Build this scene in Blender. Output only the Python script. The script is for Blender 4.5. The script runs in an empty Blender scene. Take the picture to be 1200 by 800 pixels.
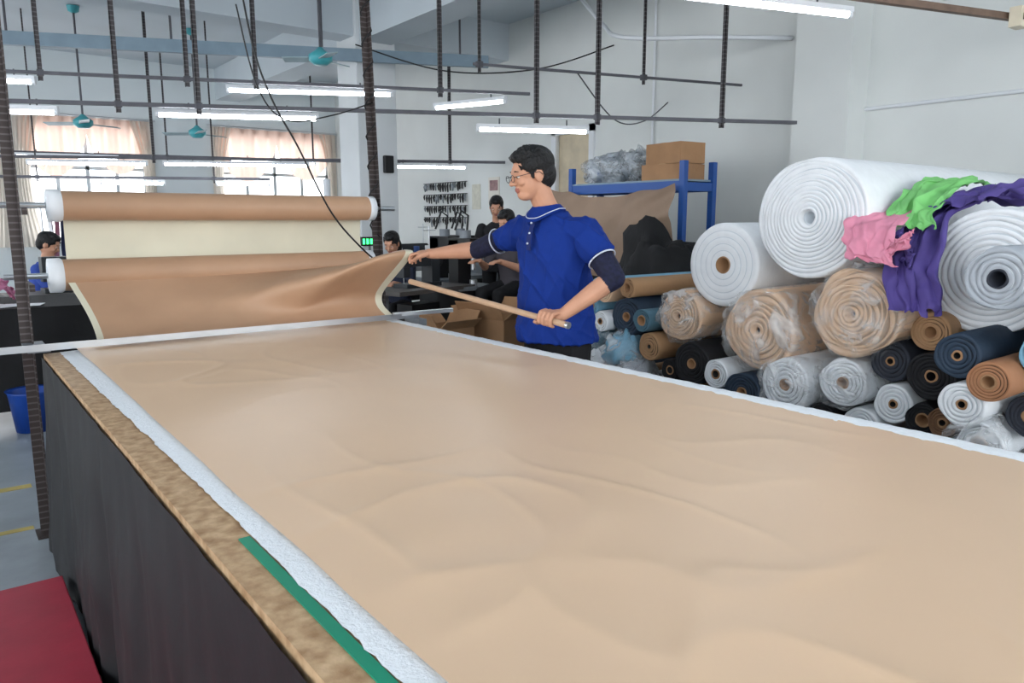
import bpy, math, random
import numpy as np
from mathutils import Vector, Matrix, noise
random.seed(7)
V=Vector
# ------------------------------------------------------------------ materials
def lin(c):
    o=[]
    for x in c[:3]:
        x/=255.0
        o.append(x/12.92 if x<=.04045 else ((x+.055)/1.055)**2.4)
    return (o[0],o[1],o[2],1)
MC={}
def M(name,col,rough=.6,var=.12,scale=6,bump=0,bscale=40,metal=0,emit=0,sheen=0,col2=None,stretch=(1,1,1),spec=.4,detail=3,transl=0):
    if name in MC: return MC[name]
    m=bpy.data.materials.new(name); m.use_nodes=True
    nt=m.node_tree; b=nt.nodes['Principled BSDF']
    b.inputs['Roughness'].default_value=rough; b.inputs['Metallic'].default_value=metal
    b.inputs['Specular IOR Level'].default_value=spec
    c=lin(col)
    tc=nt.nodes.new('ShaderNodeTexCoord'); mp=nt.nodes.new('ShaderNodeMapping')
    mp.inputs['Scale'].default_value=stretch
    nt.links.new(tc.outputs['Object'],mp.inputs['Vector'])
    n=nt.nodes.new('ShaderNodeTexNoise'); n.inputs['Scale'].default_value=scale; n.inputs['Detail'].default_value=detail
    nt.links.new(mp.outputs[0],n.inputs['Vector'])
    r=nt.nodes.new('ShaderNodeValToRGB'); r.color_ramp.elements[0].position=.3; r.color_ramp.elements[1].position=.7
    if col2: ca=lin(col2); cb=c
    else:
        ca=tuple(x*(1-var) for x in c[:3])+(1,); cb=tuple(min(1,x*(1+var)) for x in c[:3])+(1,)
    r.color_ramp.elements[0].color=ca; r.color_ramp.elements[1].color=cb
    nt.links.new(n.outputs['Fac'],r.inputs['Fac']); nt.links.new(r.outputs['Color'],b.inputs['Base Color'])
    if bump:
        n2=nt.nodes.new('ShaderNodeTexNoise'); n2.inputs['Scale'].default_value=bscale; n2.inputs['Detail'].default_value=4
        nt.links.new(mp.outputs[0],n2.inputs['Vector'])
        bp=nt.nodes.new('ShaderNodeBump'); bp.inputs['Strength'].default_value=bump; bp.inputs['Distance'].default_value=.02
        nt.links.new(n2.outputs['Fac'],bp.inputs['Height']); nt.links.new(bp.outputs[0],b.inputs['Normal'])
    if emit:
        b.inputs['Emission Color'].default_value=c; b.inputs['Emission Strength'].default_value=emit
    if sheen: b.inputs['Sheen Weight'].default_value=sheen
    if transl:
        t=nt.nodes.new('ShaderNodeBsdfTranslucent'); mx=nt.nodes.new('ShaderNodeMixShader'); mx.inputs[0].default_value=transl
        nt.links.new(r.outputs['Color'],t.inputs['Color']); nt.links.new(b.outputs[0],mx.inputs[1]); nt.links.new(t.outputs[0],mx.inputs[2]); nt.links.new(mx.outputs[0],nt.nodes['Material Output'].inputs['Surface'])
    MC[name]=m; return m
def plastic(name,col=(225,228,230),fac=.45,scale=9,rough=.12):
    if name in MC: return MC[name]
    m=bpy.data.materials.new(name); m.use_nodes=True; nt=m.node_tree
    b=nt.nodes['Principled BSDF']; out=nt.nodes['Material Output']
    b.inputs['Base Color'].default_value=lin(col); b.inputs['Roughness'].default_value=rough; b.inputs['Specular IOR Level'].default_value=.9
    n2=nt.nodes.new('ShaderNodeTexNoise'); n2.inputs['Scale'].default_value=scale; n2.inputs['Detail'].default_value=3; n2.inputs['Distortion'].default_value=1.2
    bp=nt.nodes.new('ShaderNodeBump'); bp.inputs['Strength'].default_value=.8; bp.inputs['Distance'].default_value=.05
    tc=nt.nodes.new('ShaderNodeTexCoord'); nt.links.new(tc.outputs['Object'],n2.inputs['Vector'])
    nt.links.new(n2.outputs['Fac'],bp.inputs['Height']); nt.links.new(bp.outputs[0],b.inputs['Normal'])
    t=nt.nodes.new('ShaderNodeBsdfTransparent'); mx=nt.nodes.new('ShaderNodeMixShader')
    rp=nt.nodes.new('ShaderNodeMapRange'); rp.inputs[1].default_value=.45; rp.inputs[2].default_value=.75; rp.inputs[3].default_value=fac*.3; rp.inputs[4].default_value=min(1,fac*2)
    nt.links.new(n2.outputs['Fac'],rp.inputs[0]); nt.links.new(rp.outputs[0],mx.inputs[0])
    nt.links.new(t.outputs[0],mx.inputs[1]); nt.links.new(b.outputs[0],mx.inputs[2]); nt.links.new(mx.outputs[0],out.inputs['Surface'])
    MC[name]=m; return m
def slotted(name,ca,cb,sc=26):
    m=M(name,ca,rough=.55,metal=.3)
    nt=m.node_tree; b=nt.nodes['Principled BSDF']
    w=nt.nodes.new('ShaderNodeTexWave'); w.wave_type='BANDS'; w.bands_direction='Z'; w.inputs['Scale'].default_value=sc/6.283*1.0
    tc=nt.nodes.new('ShaderNodeTexCoord'); nt.links.new(tc.outputs['Object'],w.inputs['Vector'])
    r=nt.nodes.new('ShaderNodeValToRGB'); r.color_ramp.interpolation='CONSTANT'
    r.color_ramp.elements[0].color=lin(ca); r.color_ramp.elements[1].color=lin(cb); r.color_ramp.elements[1].position=.85
    nt.links.new(w.outputs['Fac'],r.inputs['Fac']); nt.links.new(r.outputs['Color'],b.inputs['Base Color'])
    return m
# ------------------------------------------------------------------ mesh builder
def frame(d):
    d=d.normalized(); a=V((0,0,1)) if abs(d.z)<.9 else V((1,0,0))
    x=d.cross(a).normalized(); y=d.cross(x).normalized(); return x,y,d
class MB:
    def __init__(s): s.v=[];s.f=[];s.m=[];s.sm=[];s.mats=[]
    def mi(s,m):
        if m not in s.mats: s.mats.append(m)
        return s.mats.index(m)
    def add(s,vs,fs,m,smooth=False):
        o=len(s.v); s.v+= [tuple(x) for x in vs]
        ml=m if isinstance(m,list) else None
        for i,f in enumerate(fs):
            s.f.append(tuple(o+k for k in f)); s.m.append(s.mi(ml[i] if ml else m)); s.sm.append(smooth)
    def box(s,lo,hi,m,yaw=0,piv=None,mat4=None):
        vs=[V((x,y,z)) for x in (lo[0],hi[0]) for y in (lo[1],hi[1]) for z in (lo[2],hi[2])]
        if yaw:
            c=V(piv) if piv else (V(lo)+V(hi))/2
            R=Matrix.Rotation(yaw,3,'Z'); vs=[R@(p-c)+c for p in vs]
        if mat4: vs=[mat4@p for p in vs]
        s.add(vs,[(0,1,3,2),(4,6,7,5),(0,4,5,1),(2,3,7,6),(0,2,6,4),(1,5,7,3)],m)
    def beam(s,p0,p1,w,h,m):
        p0=V(p0);p1=V(p1);x,y,d=frame(p1-p0)
        vs=[]
        for p in (p0,p1):
            for a,b in ((-1,-1),(1,-1),(1,1),(-1,1)): vs.append(p+x*a*w/2+y*b*h/2)
        s.add(vs,[(0,1,2,3),(7,6,5,4),(0,4,5,1),(1,5,6,2),(2,6,7,3),(3,7,4,0)],m)
    def cyl(s,p0,p1,r0,m,r1=None,n=16):
        r1=r0 if r1 is None else r1
        s.rev(p0,V(p1)-V(p0),[(0,0),(0,r0),((V(p1)-V(p0)).length,r1),((V(p1)-V(p0)).length,0)],m,n,flat=True)
    def rev(s,o,axis,prof,m,n=24,wob=None,flat=False):
        o=V(o);x,y,d=frame(V(axis)); vs=[];fs=[];ms=[]
        for k,(t,r) in enumerate(prof):
            for i in range(n):
                a=2*math.pi*i/n; rr=max(r,1e-5)
                if wob: rr*=wob(k,a,r)
                vs.append(o+d*t+(x*math.cos(a)+y*math.sin(a))*rr)
        for k in range(len(prof)-1):
            for i in range(n):
                j=(i+1)%n
                fs.append((k*n+i,k*n+j,(k+1)*n+j,(k+1)*n+i)); ms.append(m[k] if isinstance(m,list) else m)
        s.add(vs,fs,ms,not flat)
    def tube(s,pts,r,m,n=8):
        pts=[V(p) for p in pts]; vs=[];fs=[]
        x=None
        for i,p in enumerate(pts):
            d=(pts[min(i+1,len(pts)-1)]-pts[max(i-1,0)]).normalized()
            if x is None: x,_,_=frame(d)
            x=(x-d*x.dot(d)).normalized(); y=d.cross(x)
            rr=r[i] if isinstance(r,(list,tuple)) else r
            for k in range(n):
                a=2*math.pi*k/n; vs.append(p+(x*math.cos(a)+y*math.sin(a))*rr)
        for i in range(len(pts)-1):
            for k in range(n):
                j=(k+1)%n; fs.append((i*n+k,i*n+j,(i+1)*n+j,(i+1)*n+k))
        fs.append(tuple(range(n))[::-1]); fs.append(tuple((len(pts)-1)*n+k for k in range(n)))
        s.add(vs,fs,m,True)
    def grid(s,fn,nu,nv,m,mf=None):
        vs=[fn(i/nu,j/nv) for i in range(nu+1) for j in range(nv+1)]
        fs=[];ms=[]
        for i in range(nu):
            for j in range(nv):
                a=i*(nv+1)+j; fs.append((a,a+1,a+nv+2,a+nv+1)); ms.append(mf((i+.5)/nu,(j+.5)/nv) if mf else m)
        s.add(vs,fs,ms,True)
    def blob(s,c,r,m,amp=.15,fr=3,n=28,seed=0):
        c=V(c);vs=[];fs=[]
        h=n//2
        for j in range(h+1):
            ph=math.pi*j/h
            for i in range(n):
                a=2*math.pi*i/n
                d=V((math.sin(ph)*math.cos(a),math.sin(ph)*math.sin(a),math.cos(ph)))
                k=1+amp*(noise.noise(d*fr+V((seed,seed*1.7,0)))+.5*noise.noise(d*fr*2.3+V((seed,0,3))))
                vs.append(c+V((d.x*r[0],d.y*r[1],d.z*r[2]))*k)
        for j in range(h):
            for i in range(n):
                q=(i+1)%n; fs.append((j*n+i,(j+1)*n+i,(j+1)*n+q,j*n+q))
        s.add(vs,fs,m,True)
    def make(s,name,parent=None,bevel=0):
        me=bpy.data.meshes.new(name); me.from_pydata(s.v,[],s.f)
        for m in s.mats: me.materials.append(m)
        me.polygons.foreach_set('material_index',s.m); me.polygons.foreach_set('use_smooth',s.sm)
        me.update(); o=bpy.data.objects.new(name,me); bpy.context.collection.objects.link(o)
        if bevel:
            b=o.modifiers.new('bevel','BEVEL'); b.width=bevel; b.segments=2; b.limit_method='ANGLE'
        if parent: o.parent=parent
        return o
def empty(name,loc=(0,0,0),yaw=0):
    e=bpy.data.objects.new(name,None); e.location=loc; e.rotation_euler=(0,0,yaw); e.empty_display_size=.1
    bpy.context.collection.objects.link(e); return e
def sst(x): x=max(0,min(1,x)); return x*x*(3-2*x)
def cat(P,t):
    n=len(P)-1; x=min(max(t,0),.99999)*n; i=int(x); f=x-i
    p0=P[max(i-1,0)];p1=P[i];p2=P[i+1];p3=P[min(i+2,n)]
    return .5*((2*p1)+(p2-p0)*f+(2*p0-5*p1+4*p2-p3)*f*f+(3*p1-p0-3*p2+p3)*f**3)
# ------------------------------------------------------------------ palette
wallM=M('painted_wall',(220,223,221),.85,.05,1.2,bump=.04)
wallB=M('painted_wall_cool',(214,221,223),.85,.05,1.0)
ceilM=M('ceiling_paint',(194,203,209),.9,.05,1.0)
floorM=M('concrete_floor',(140,148,154),.35,.22,3.0,bump=.08,bscale=12,detail=8)
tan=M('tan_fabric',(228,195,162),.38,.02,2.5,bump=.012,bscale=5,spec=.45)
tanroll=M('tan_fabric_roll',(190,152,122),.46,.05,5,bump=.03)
cream=M('cream_fabric',(226,221,198),.7,.04,5)
white=M('white_foam',(234,237,240),.6,.03,20,bump=.06,bscale=60)
whiteg=M('white_foam_groove',(206,213,219),.7,.04,20)  # darker white: shade painted into roll-end grooves, also plain core tone
whitefuzz=M('white_batting',(236,240,244),.9,.03,60,bump=.25,bscale=120)
woodM=M('chipboard',(208,176,138),.55,0,34,col2=(156,120,84),bump=.12,bscale=60,detail=6)
skirtM=M('black_cloth',(19,20,24),.62,.2,4,bump=.1,bscale=10)
blackM=M('black_plastic',(22,22,24),.45,.1,6)
blackcl=M('black_fabric',(20,20,22),.8,.2,6,bump=.2,bscale=20)
alu=M('aluminium',(196,200,204),.28,.05,10,metal=.9)
steel=M('painted_steel',(128,134,140),.5,.1,10,metal=.4)
darksteel=slotted('slotted_angle_steel',(64,56,54),(96,90,90),70)
strutM=slotted('slotted_strut_steel',(72,68,70),(104,102,104),60)
railM=M('rail_steel',(84,84,90),.5,.15,12,metal=.3)
bluegrey=M('bluegrey_steel',(120,140,154),.5,.08,6)
brownsteel=M('rusty_rail',(120,98,84),.6,.2,12)
lampW=M('lamp_housing',(225,228,232),.5,.02,5)
tubeM=M('fluorescent_tube',(240,247,255),.4,0,5,emit=20)
redM=M('red_board',(160,40,60),.5,.1,8,bump=.03)
greenM=M('green_tape',(18,140,108),.45,.05,10)
cardM=M('cardboard',(160,122,88),.8,.08,8,bump=.05)
yellow=M('yellow_line',(176,158,92),.7,.2,8)
# ------------------------------------------------------------------ room
XW=6.2; YF=13.5; ZC=3.9; XL=-6.0; YB=-4.5
mb=MB(); mb.box((XL,YB,-.1),(XW+.2,YF+.2,0),floorM); mb.make('floor')
mb=MB(); mb.box((XL,YB,ZC),(XW+.2,YF+.2,ZC+.15),ceilM); mb.make('ceiling')
mb=MB(); mb.box((XW,YB,0),(XW+.2,6.55,ZC),wallM); mb.box((XW,7.2,0),(XW+.2,YF,ZC),wallM); mb.box((XW,6.55,2.45),(XW+.2,7.2,ZC),wallM)
mb.make('wall_right')
mb=MB(); mb.box((XW+.05,6.56,0),(XW+.1,7.19,2.44),M('door_panel',(206,192,166),.6)); 
mb.box((XW-.03,6.5,0),(XW,6.58,2.5),lampW); mb.box((XW-.03,7.17,0),(XW,7.25,2.5),lampW); mb.box((XW-.03,6.5,2.42),(XW,7.25,2.5),lampW)
mb.cyl((XW+.04,6.64,1.0),(XW-.03,6.64,1.0),.012,alu); mb.make('door_1')
mb=MB(); mb.box((XW-.28,3.3,0),(XW,3.8,ZC),wallM); mb.make('wall_right_pilaster')
wins=[(-4.6,-2.6),(-1.6,.85),(1.2,2.9),(4.0,6.05)]
zs,zt=1.0,2.85
mb=MB(); x=XL
for a,b in wins:
    mb.box((x,YF,0),(a,YF+.2,ZC),wallB); mb.box((a,YF,0),(b,YF+.2,zs),wallB); mb.box((a,YF,zt),(b,YF+.2,ZC),wallB); x=b
mb.box((x,YF,0),(XW+.2,YF+.2,ZC),wallB); mb.make('wall_far')
curt=M('peach_curtain',(236,208,194),.8,.05,4,transl=.5)
curt2=M('pale_curtain',(230,222,212),.8,.05,4,transl=.5)
winf=M('window_frame',(190,198,202),.4,metal=.2)
for i,(a,b) in enumerate(wins):
    mb=MB()
    for z in (zs,(zs+zt)/2+.25,zt-.05): mb.box((a,YF+.06,z),(b,YF+.11,z+.05),winf)
    n=4
    for k in range(n+1):
        xx=a+(b-a-.05)*k/n; mb.box((xx,YF+.06,zs),(xx+.05,YF+.11,zt),winf)
    mb.make('window_%d'%(i+1))
    mb=MB()
    def cf(u,v,a=a,b=b):
        drop=.25+.65*abs(math.sin(u*math.pi*2))**.7*(1 if u<.5 else .9)
        return (a-.05+(b-a+.1)*u, YF-.06+.04*math.sin(u*60), zt+.1-drop*v)
    mb.grid(cf,90,8,curt)
    for sgn,x0 in ((1,a-.1),(-1,b+.1)):
        mb.grid(lambda u,v:(x0+sgn*(.34*u*(1-.5*math.sin(v*math.pi))),YF-.09+.03*math.sin(u*30),zt+.1-(zt-.9)*v),16,12,curt2)
    mb.cyl((a-.15,YF-.07,zt+.12),(b+.15 if b<6 else 6.18,YF-.07,zt+.12),.015,alu)
    mb.make('window_curtain')
def bandwall(name,horizontal,c,lo,hi,openz,n):
    mb=MB()
    def bx(a,b,z0,z1):
        if horizontal: mb.box((a,c-.2,z0),(b,c,z1),wallB)
        else: mb.box((c-.2,a,z0),(c,b,z1),wallB)
    bx(lo,hi,0,openz[0]); bx(lo,hi,openz[1],ZC)
    L=(hi-lo)/n
    for k in range(n+1):
        a=max(lo,lo+k*L-.2); b=min(hi,lo+k*L+.2); bx(a,b,openz[0],openz[1])
    mb.make(name)
bandwall('wall_left',False,XL,YB,YF,(.8,3.6),5)
bandwall('wall_back',True,YB,XL,XW,(.8,3.6),3)
mb=MB(); mb.box((4.0,8.1,0),(4.5,8.6,ZC),M('column_paint',(214,218,220),.7,.04,2)); 
mb.box((4.3,8.04,1.95),(4.42,8.098,2.15),blackM); mb.make('column',bevel=.01)
mb=MB(); mb.box((4.05,YB,3.4),(4.45,8.1,ZC-.002),ceilM); mb.box((4.05,8.6,3.4),(4.45,YF,ZC-.002),ceilM); mb.make('ceiling_beam_long')
mb=MB(); mb.box((XL,8.15,3.45),(4.0,8.5,ZC-.002),ceilM); mb.box((4.5,8.15,3.45),(XW,8.5,ZC-.002),ceilM);mb.make('ceiling_beam_cross')
mb=MB(); mb.box((XL,3.4,3.45),(4.05,3.75,ZC-.002),ceilM); mb.box((4.45,3.4,3.45),(XW-.28,3.75,ZC-.002),ceilM);mb.make('ceiling_beam_cross')
mb=MB(); mb.beam((.0,9.69,3.2),(5.3,7.36,3.2),.06,.13,bluegrey)
for x in (.8,2.2,3.6,5.0):
    y=9.69-(9.69-7.36)*x/5.3; mb.cyl((x,y,3.2),(x,y,ZC-.003),.012,railM)
mb.make('cable_tray')
# ------------------------------------------------------------------ rails, struts, lamps
def lerp(a,b,t): return V(a).lerp(V(b),t)
def rail(name,a,b,ss,mat=railM,w=.035,h=.035,stm=strutM,sw=.015):
    mb=MB(); mb.beam(a,b,w,h,mat)
    for s in ss:
        p=lerp(a,b,s); mb.box((p.x-sw,p.y-sw,p.z-.06),(p.x+sw,p.y-sw+.005,ZC-.003),stm); mb.box((p.x-sw,p.y-sw,p.z-.06),(p.x-sw+.005,p.y+sw,ZC-.003),stm)
        mb.box((p.x-.022,p.y-.022,p.z-.022),(p.x+.022,p.y+.022,p.z+.022),railM)
    return mb.make(name)
rail('hanging_light_rail',(.0,7.24,2.51),(4.35,5.41,2.51),(.18,.4,.51,.83),w=.025,h=.025)
rail('hanging_light_rail',(-.3,6.81,2.22),(6.15,3.65,2.22),(.225,.3,.65,.72,.87),w=.028,h=.028)
rail('hanging_light_rail',(3.5,5.06,2.61),(5.97,4.36,2.61),(.02,.6),w=.02,h=.02,sw=.010)
rail('hanging_light_rail',(3.0,2.85,2.68),(5.9,1.98,2.68),(.1,.95),mat=brownsteel,w=.04,h=.04)
rail('hanging_light_rail',(-.3,11.5,2.15),(6.1,8.1,2.15),(.1,.4,.9),w=.03)
rail('hanging_light_rail',(.5,11.4,1.93),(3.6,9.9,1.93),(.2,.8),w=.03,sw=.008)
rail('hanging_light_rail',(-.5,12.6,2.3),(6.1,10.9,2.3),(.2,.5,.8),w=.03,sw=.01)
def lamp(a,b,dz=0):
    a=V(a);b=V(b); a.z+=dz;b.z+=dz
    mb=MB(); x,y,d=frame(b-a)
    mb.beam(a+V((0,0,.028)),b+V((0,0,.028)),.05,.03,lampW)
    mb.cyl(a+d*.02,b-d*.02,.017,tubeM,n=12)
    mb.cyl(a,a+d*.025,.02,lampW); mb.cyl(b-d*.025,b,.02,lampW)
    L=(b-a).length
    for s in (.2,.8): p=a+d*L*s; mb.cyl(p+V((0,0,.04)),p+V((0,0,.09)),.006,railM,n=6)
    mb.make('fluorescent_tube_lamp')
for a,b in [((2.07,6.60,2.47),(3.28,5.96,2.47)),((1.4,6.13,2.17),(2.45,5.62,2.17)),((3.59,5.15,2.13),(4.44,4.74,2.13)),
            ((3.91,6.3,2.45),(4.19,5.55,2.45)),((3.25,2.88,2.6),(4.44,2.5,2.6)),((1.0,10.85,2.08),(2.2,10.2,2.08)),((2.35,10.1,2.08),(3.9,9.3,2.08)),
            ((4.73,8.8,2.08),(5.66,8.35,2.08)),((1.76,10.78,1.86),(2.44,10.45,1.86)),((3.0,10.2,1.86),(3.6,9.9,1.86)),((.1,7.2,2.44),(.75,6.93,2.44)),
            ((.2,6.56,2.15),(.8,6.28,2.15)),((1.0,12.2,2.25),(2.2,11.9,2.25)),((3.6,11.5,2.25),(4.8,11.2,2.25)),  # last pair here added to brighten the far end of the room
            ((.9,1.6,2.75),(2.1,1.6,2.75)),((.9,-.6,2.75),(2.1,-.6,2.75)),((.9,-2.6,2.75),(2.1,-2.6,2.75)),((-2.5,1.5,2.75),(-1.3,1.5,2.75)),((-2.5,5,2.75),(-1.3,5,2.75)),((3.4,.2,2.75),(4.6,.2,2.75)),((-2.5,-1.5,2.75),(-1.3,-1.5,2.75))]:  # unseen lamps, added for light and soft highlights on the table fabric
    lamp(a,b)
rail('hanging_light_rail',(1.5,-3.2,2.84),(1.5,2.0,2.84),(.1,.9))  # this and the next rails carry the added lamps out of view
rail('hanging_light_rail',(-1.9,-2.0,2.84),(-1.9,5.5,2.84),(.1,.9))
rail('hanging_light_rail',(3.2,.2,2.84),(4.8,.2,2.84),(.1,.9))
mb=MB(); mb.box((5.5,1.98,2.6),(5.62,2.05,2.72),M('socket_cream',(226,214,190),.5)); mb.box((5.53,1.972,2.64),(5.545,1.98,2.68),blackM); mb.box((5.57,1.972,2.64),(5.585,1.98,2.68),blackM)
mb.box((4.95,2.16,2.72),(5.03,2.24,2.77),lampW)
mb.tube([(5.0,2.2,2.72),(4.97,2.1,2.85),(5.05,2.15,3.1),(5.0,2.3,ZC)],.006,lampW); mb.make('power_socket',bevel=.004)
mb=MB(); mb.cyl((XW-.02,3.3,2.3),(XW-.02,-2,2.3),.015,lampW); mb.cyl((XW-.03,5.6,1.9),(XW-.03,5.6,ZC),.012,lampW)
mb.cyl((XW-.03,1.6,2.35),(XW-.03,1.6,3.4),.02,railM)
mb.tube([cat([V((5.6,6.3,3.85)),V((5.4,5.6,3.3)),V((5.2,5.1,3.05)),V((5.6,4.4,2.98)),V((6.17,4.0,2.98))],i/30) for i in range(31)],.02,lampW,8)
mb.tube([cat([V((3.9,7.9,3.3)),V((4.6,7.2,3.0)),V((5.4,6.6,3.02)),V((6.17,6.2,3.3))],i/30) for i in range(31)],.008,blackM,6)
mb.tube([cat([V((6.17,5.4,2.6)),V((5.6,5.2,2.35)),V((5.0,5.0,2.3)),V((4.4,4.85,2.62))],i/30) for i in range(31)],.006,railM,6)
mb.make('wall_conduit')
def fan(p,R=.5):
    mb=MB(); tl=M('fan_teal',(70,160,168),.4); x,y,z=p
    mb.cyl((x,y,z+.08),(x,y,ZC-.003),.012,railM); mb.rev((x,y,z-.05),(0,0,1),[(0,0),(0,.06),(.04,.11),(.09,.11),(.13,.05),(.16,.02)],tl,20)
    mb.rev((x,y,ZC-.085),(0,0,1),[(0,.02),(.02,.06),(.08,.07)],tl,16)
    for k in range(3):
        a=k*2.094+.4; m4=Matrix.Translation((x,y,z))@Matrix.Rotation(a,4,'Z')@Matrix.Rotation(.2,4,'X')
        mb.box((.1,-.05,-.004),(R,.06,.004),M('fan_blade',(150,170,176),.4),mat4=m4)
    mb.make('ceiling_fan')
fan((3.09,7.0,2.9),.35); fan((1.6,10.6,2.55),.45); fan((3.0,10.9,2.55),.45)
# ------------------------------------------------------------------ cutting table
TX0,TX1,TY0,TY1,TZ=.33,2.05,-2.2,3.68,.85
mb=MB(); mb.box((TX0,TY0,TZ-.045),(TX1,TY1,TZ),woodM)
for y in (-1.8,-.2,1.4,3.3):
    for x in (.45,1.9): mb.box((x-.03,y-.03,0),(x+.03,y+.03,TZ-.045),steel)
mb.box((.42,TY0+.2,.35),(1.93,TY1-.3,.38),woodM)
mb.make('cutting_table')
mb=MB()
def sk(x0,sgn):
    def f(u,v):
        y=TY0+(TY1-TY0)*u; w=noise.noise(V((y*2.2,v*.6,3)))*.04+noise.noise(V((y*9+v,v*1.0,1)))*.034+noise.noise(V((y*3+v*3,v*4,7)))*.018
        return (x0+sgn*(.004+(w+.034)*(.10+.9*v)),y,.835-.825*v)
    return f
mb.grid(sk(TX0,-1),300,28,skirtM); mb.grid(sk(TX1,1),120,8,skirtM)
mb.grid(lambda u,v:(TX0+(TX1-TX0)*u,TY1+.01+.02*v+.015*math.sin(u*40)*v,.835-.825*v),80,8,skirtM); mb.make('table_skirt')
def edge(y,s): return noise.noise(V((y*9,s,0)))*.006+noise.noise(V((y*40,s,5)))*.004
mb=MB()
mb.grid(lambda u,v:((lambda y:(V((.402+edge(y,1)-.014*sst((y-1.2)/2.2) ,y,.8535)).lerp(V((.50,y,.858)),v)))(TY0+.03+(TY1-TY0-.05)*u)),500,4,whitefuzz)
mb.grid(lambda u,v:((lambda y:(V((1.93,y,.861)).lerp(V((2.034+edge(y,9),y,.858-.004*v)),v)+V((0,0,.007*math.sin(v*3.14)+.003*noise.noise(V((y*30,v*4,0)))))))(TY0+.03+(TY1-TY0-.05)*u)),400,6,whitefuzz)
mb.grid(lambda u,v:(.45+1.5*u,TY0+.03+(TY1-TY0-.05)*v,.8545),4,4,white)
mb.make('white_underlay_sheet')
mb=MB(); mb.box((.380,TY0+.03,.8505),(.400,1.29,.853),greenM); mb.make('green_tape_strip')
def tablecloth(u,v):
    y=TY0+.03+(3.72-TY0-.03)*v; xl=.440+.006*noise.noise(V((y*3,0,0)))+.012*sst((y-1)/2.5); xr=1.980+.004*noise.noise(V((y*5,7,0)))
    x=xl+(xr-xl)*u
    e=min(1,min(u,1-u)*12)
    r1=noise.noise(V((x*1.8+y*.9,y*1.3-x*.8,.3)))
    r2=1-abs(noise.noise(V((x*1.7+y*1.2,y*2.6-x*1.2,4.1)))*2)
    r3=1-abs(noise.noise(V((x*3.4-y*.5,y*1.6+x*1.0,9.1)))*2)
    r4=noise.noise(V((x*4+y*2,y*5-x*3,14.1)))
    msk=sst(noise.noise(V((x*.9,y*.8,20)))*1.6+.6)
    z=.8622+e*(.0024*r1+.0007*r4*msk+msk*(.0052*max(0,r2)**6+.0034*max(0,r3)**7))
    return (x,y,z)
mb=MB(); mb.grid(tablecloth,150,420,tan); mb.make('tan_fabric_sheet')
# ------------------------------------------------------------------ spreading rack + rolls
mb=MB()
def Lpost(x,y,z0,z1,dx=0,w=.042):
    mb.beam((x,y,z0),(x+dx,y,z1),w,.006,darksteel); mb.beam((x-w/2,y+w/2,z0),(x+dx-w/2,y+w/2,z1),.006,w,darksteel)
Lpost(.31,3.85,0,ZC-.003); Lpost(2.24,4.2,0,ZC-.003,-.12)
mb.box((.25,3.79,0),(.37,3.91,.01),darksteel)
for z in (1.475,1.144):
    mb.beam((.33,3.85,z-.03),(.33,4.28,z-.03),.02,.03,darksteel); mb.cyl((.25,4.2,z),(2.3,4.2,z),.014,alu,n=12)
mb.make('fabric_spreading_rack')
def fabric_cyl(name,y,z,r,x0,x1):
    mb=MB()
    prof=[(0,0),(0,.02),(-.004,.022),(-.004,r*.6),(0,r*.62),(0,r*1.08),(.05,r*1.1),(.06,r*1.0),(x1-x0-.04,r),(x1-x0-.035,r*1.05),(x1-x0,r*1.05),(x1-x0,0)]
    mb.rev((x0,y,z),(1,0,0),prof,[blackM,white,whiteg,white,white,white,white,tanroll,white,white,white],40)
    return mb.make(name)
fabric_cyl('tan_fabric_feed_roll',4.2,1.475,.070,.45,2.15)
fabric_cyl('tan_fabric_feed_roll',4.2,1.144,.076,.43,2.13)
mb=MB(); mb.grid(lambda u,v:(.52+1.58*u,4.262-.0*v+.012*noise.noise(V((u*3,v*2,0)))+.01*math.sin(v*3.14),1.46-.33*v),60,12,cream); mb.make('cream_fabric_panel')
hand=V((2.0,3.43,1.235))
def lifted(u,v):
    X=.50+(2.09-.50)*u
    k=sst(u)**2.2
    A0=V((X,4.135,1.115));B0=V((X+.04*(1-u),3.98,.985));C0=V((X+.05*(1-u),3.82,.905));D0=V((X-.0+.03*(1-u),3.64,.874))
    B1=hand+V((.0,.03,0));C1=V((1.96,3.74,1.0));D1=V((1.97,3.66,.878)); A1=V((2.09,4.14,1.16))
    P=[A0.lerp(A1,k),B0.lerp(V((X+(hand.x-2.09)*k,B1.y,B1.z)),k),C0.lerp(V((X-.13*k,C1.y,C1.z)),k),D0.lerp(V((X-.1*k,D1.y,D1.z)),k)]
    p=cat(P,v)
    w=math.sin(v*3.14)
    p.z+=w*(.016*noise.noise(V((X*2.5+v*2.5,v*1.5,2)))+.008*math.sin(X*9+v*7)*(.3+k)+.006*noise.noise(V((X*9+v*6,v*3,5)))); p.y+=w*.014*noise.noise(V((X*5,v*3,8)))
    return p
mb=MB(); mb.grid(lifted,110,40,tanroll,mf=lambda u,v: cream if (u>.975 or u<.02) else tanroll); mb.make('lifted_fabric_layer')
mb=MB(); mb.box((-.5,3.58,.876),(2.1,3.62,.888),alu); mb.box((-.5,3.575,.888),(2.1,3.581,.905),alu)
mb.box((.27,3.6,.868),(.35,3.9,.876),steel); mb.box((2.055,3.5,.8),(2.1,3.66,.876),steel); mb.beam((1.95,3.6,.9),(2.28,3.52,.91),.03,.02,alu)
mb.make('cutting_guide_rail')
mb=MB(); mb.tube([cat([V((1.30,4.1,3.88)),V((1.36,4.1,2.9)),V((1.42,4.08,2.35)),V((1.5,4.05,2.05)),V((1.62,4.0,1.79)),V((1.78,3.97,1.45)),V((1.98,4.0,1.24)),V((2.2,4.15,1.12))],i/60) for i in range(61)],.005,blackM,6)
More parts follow.
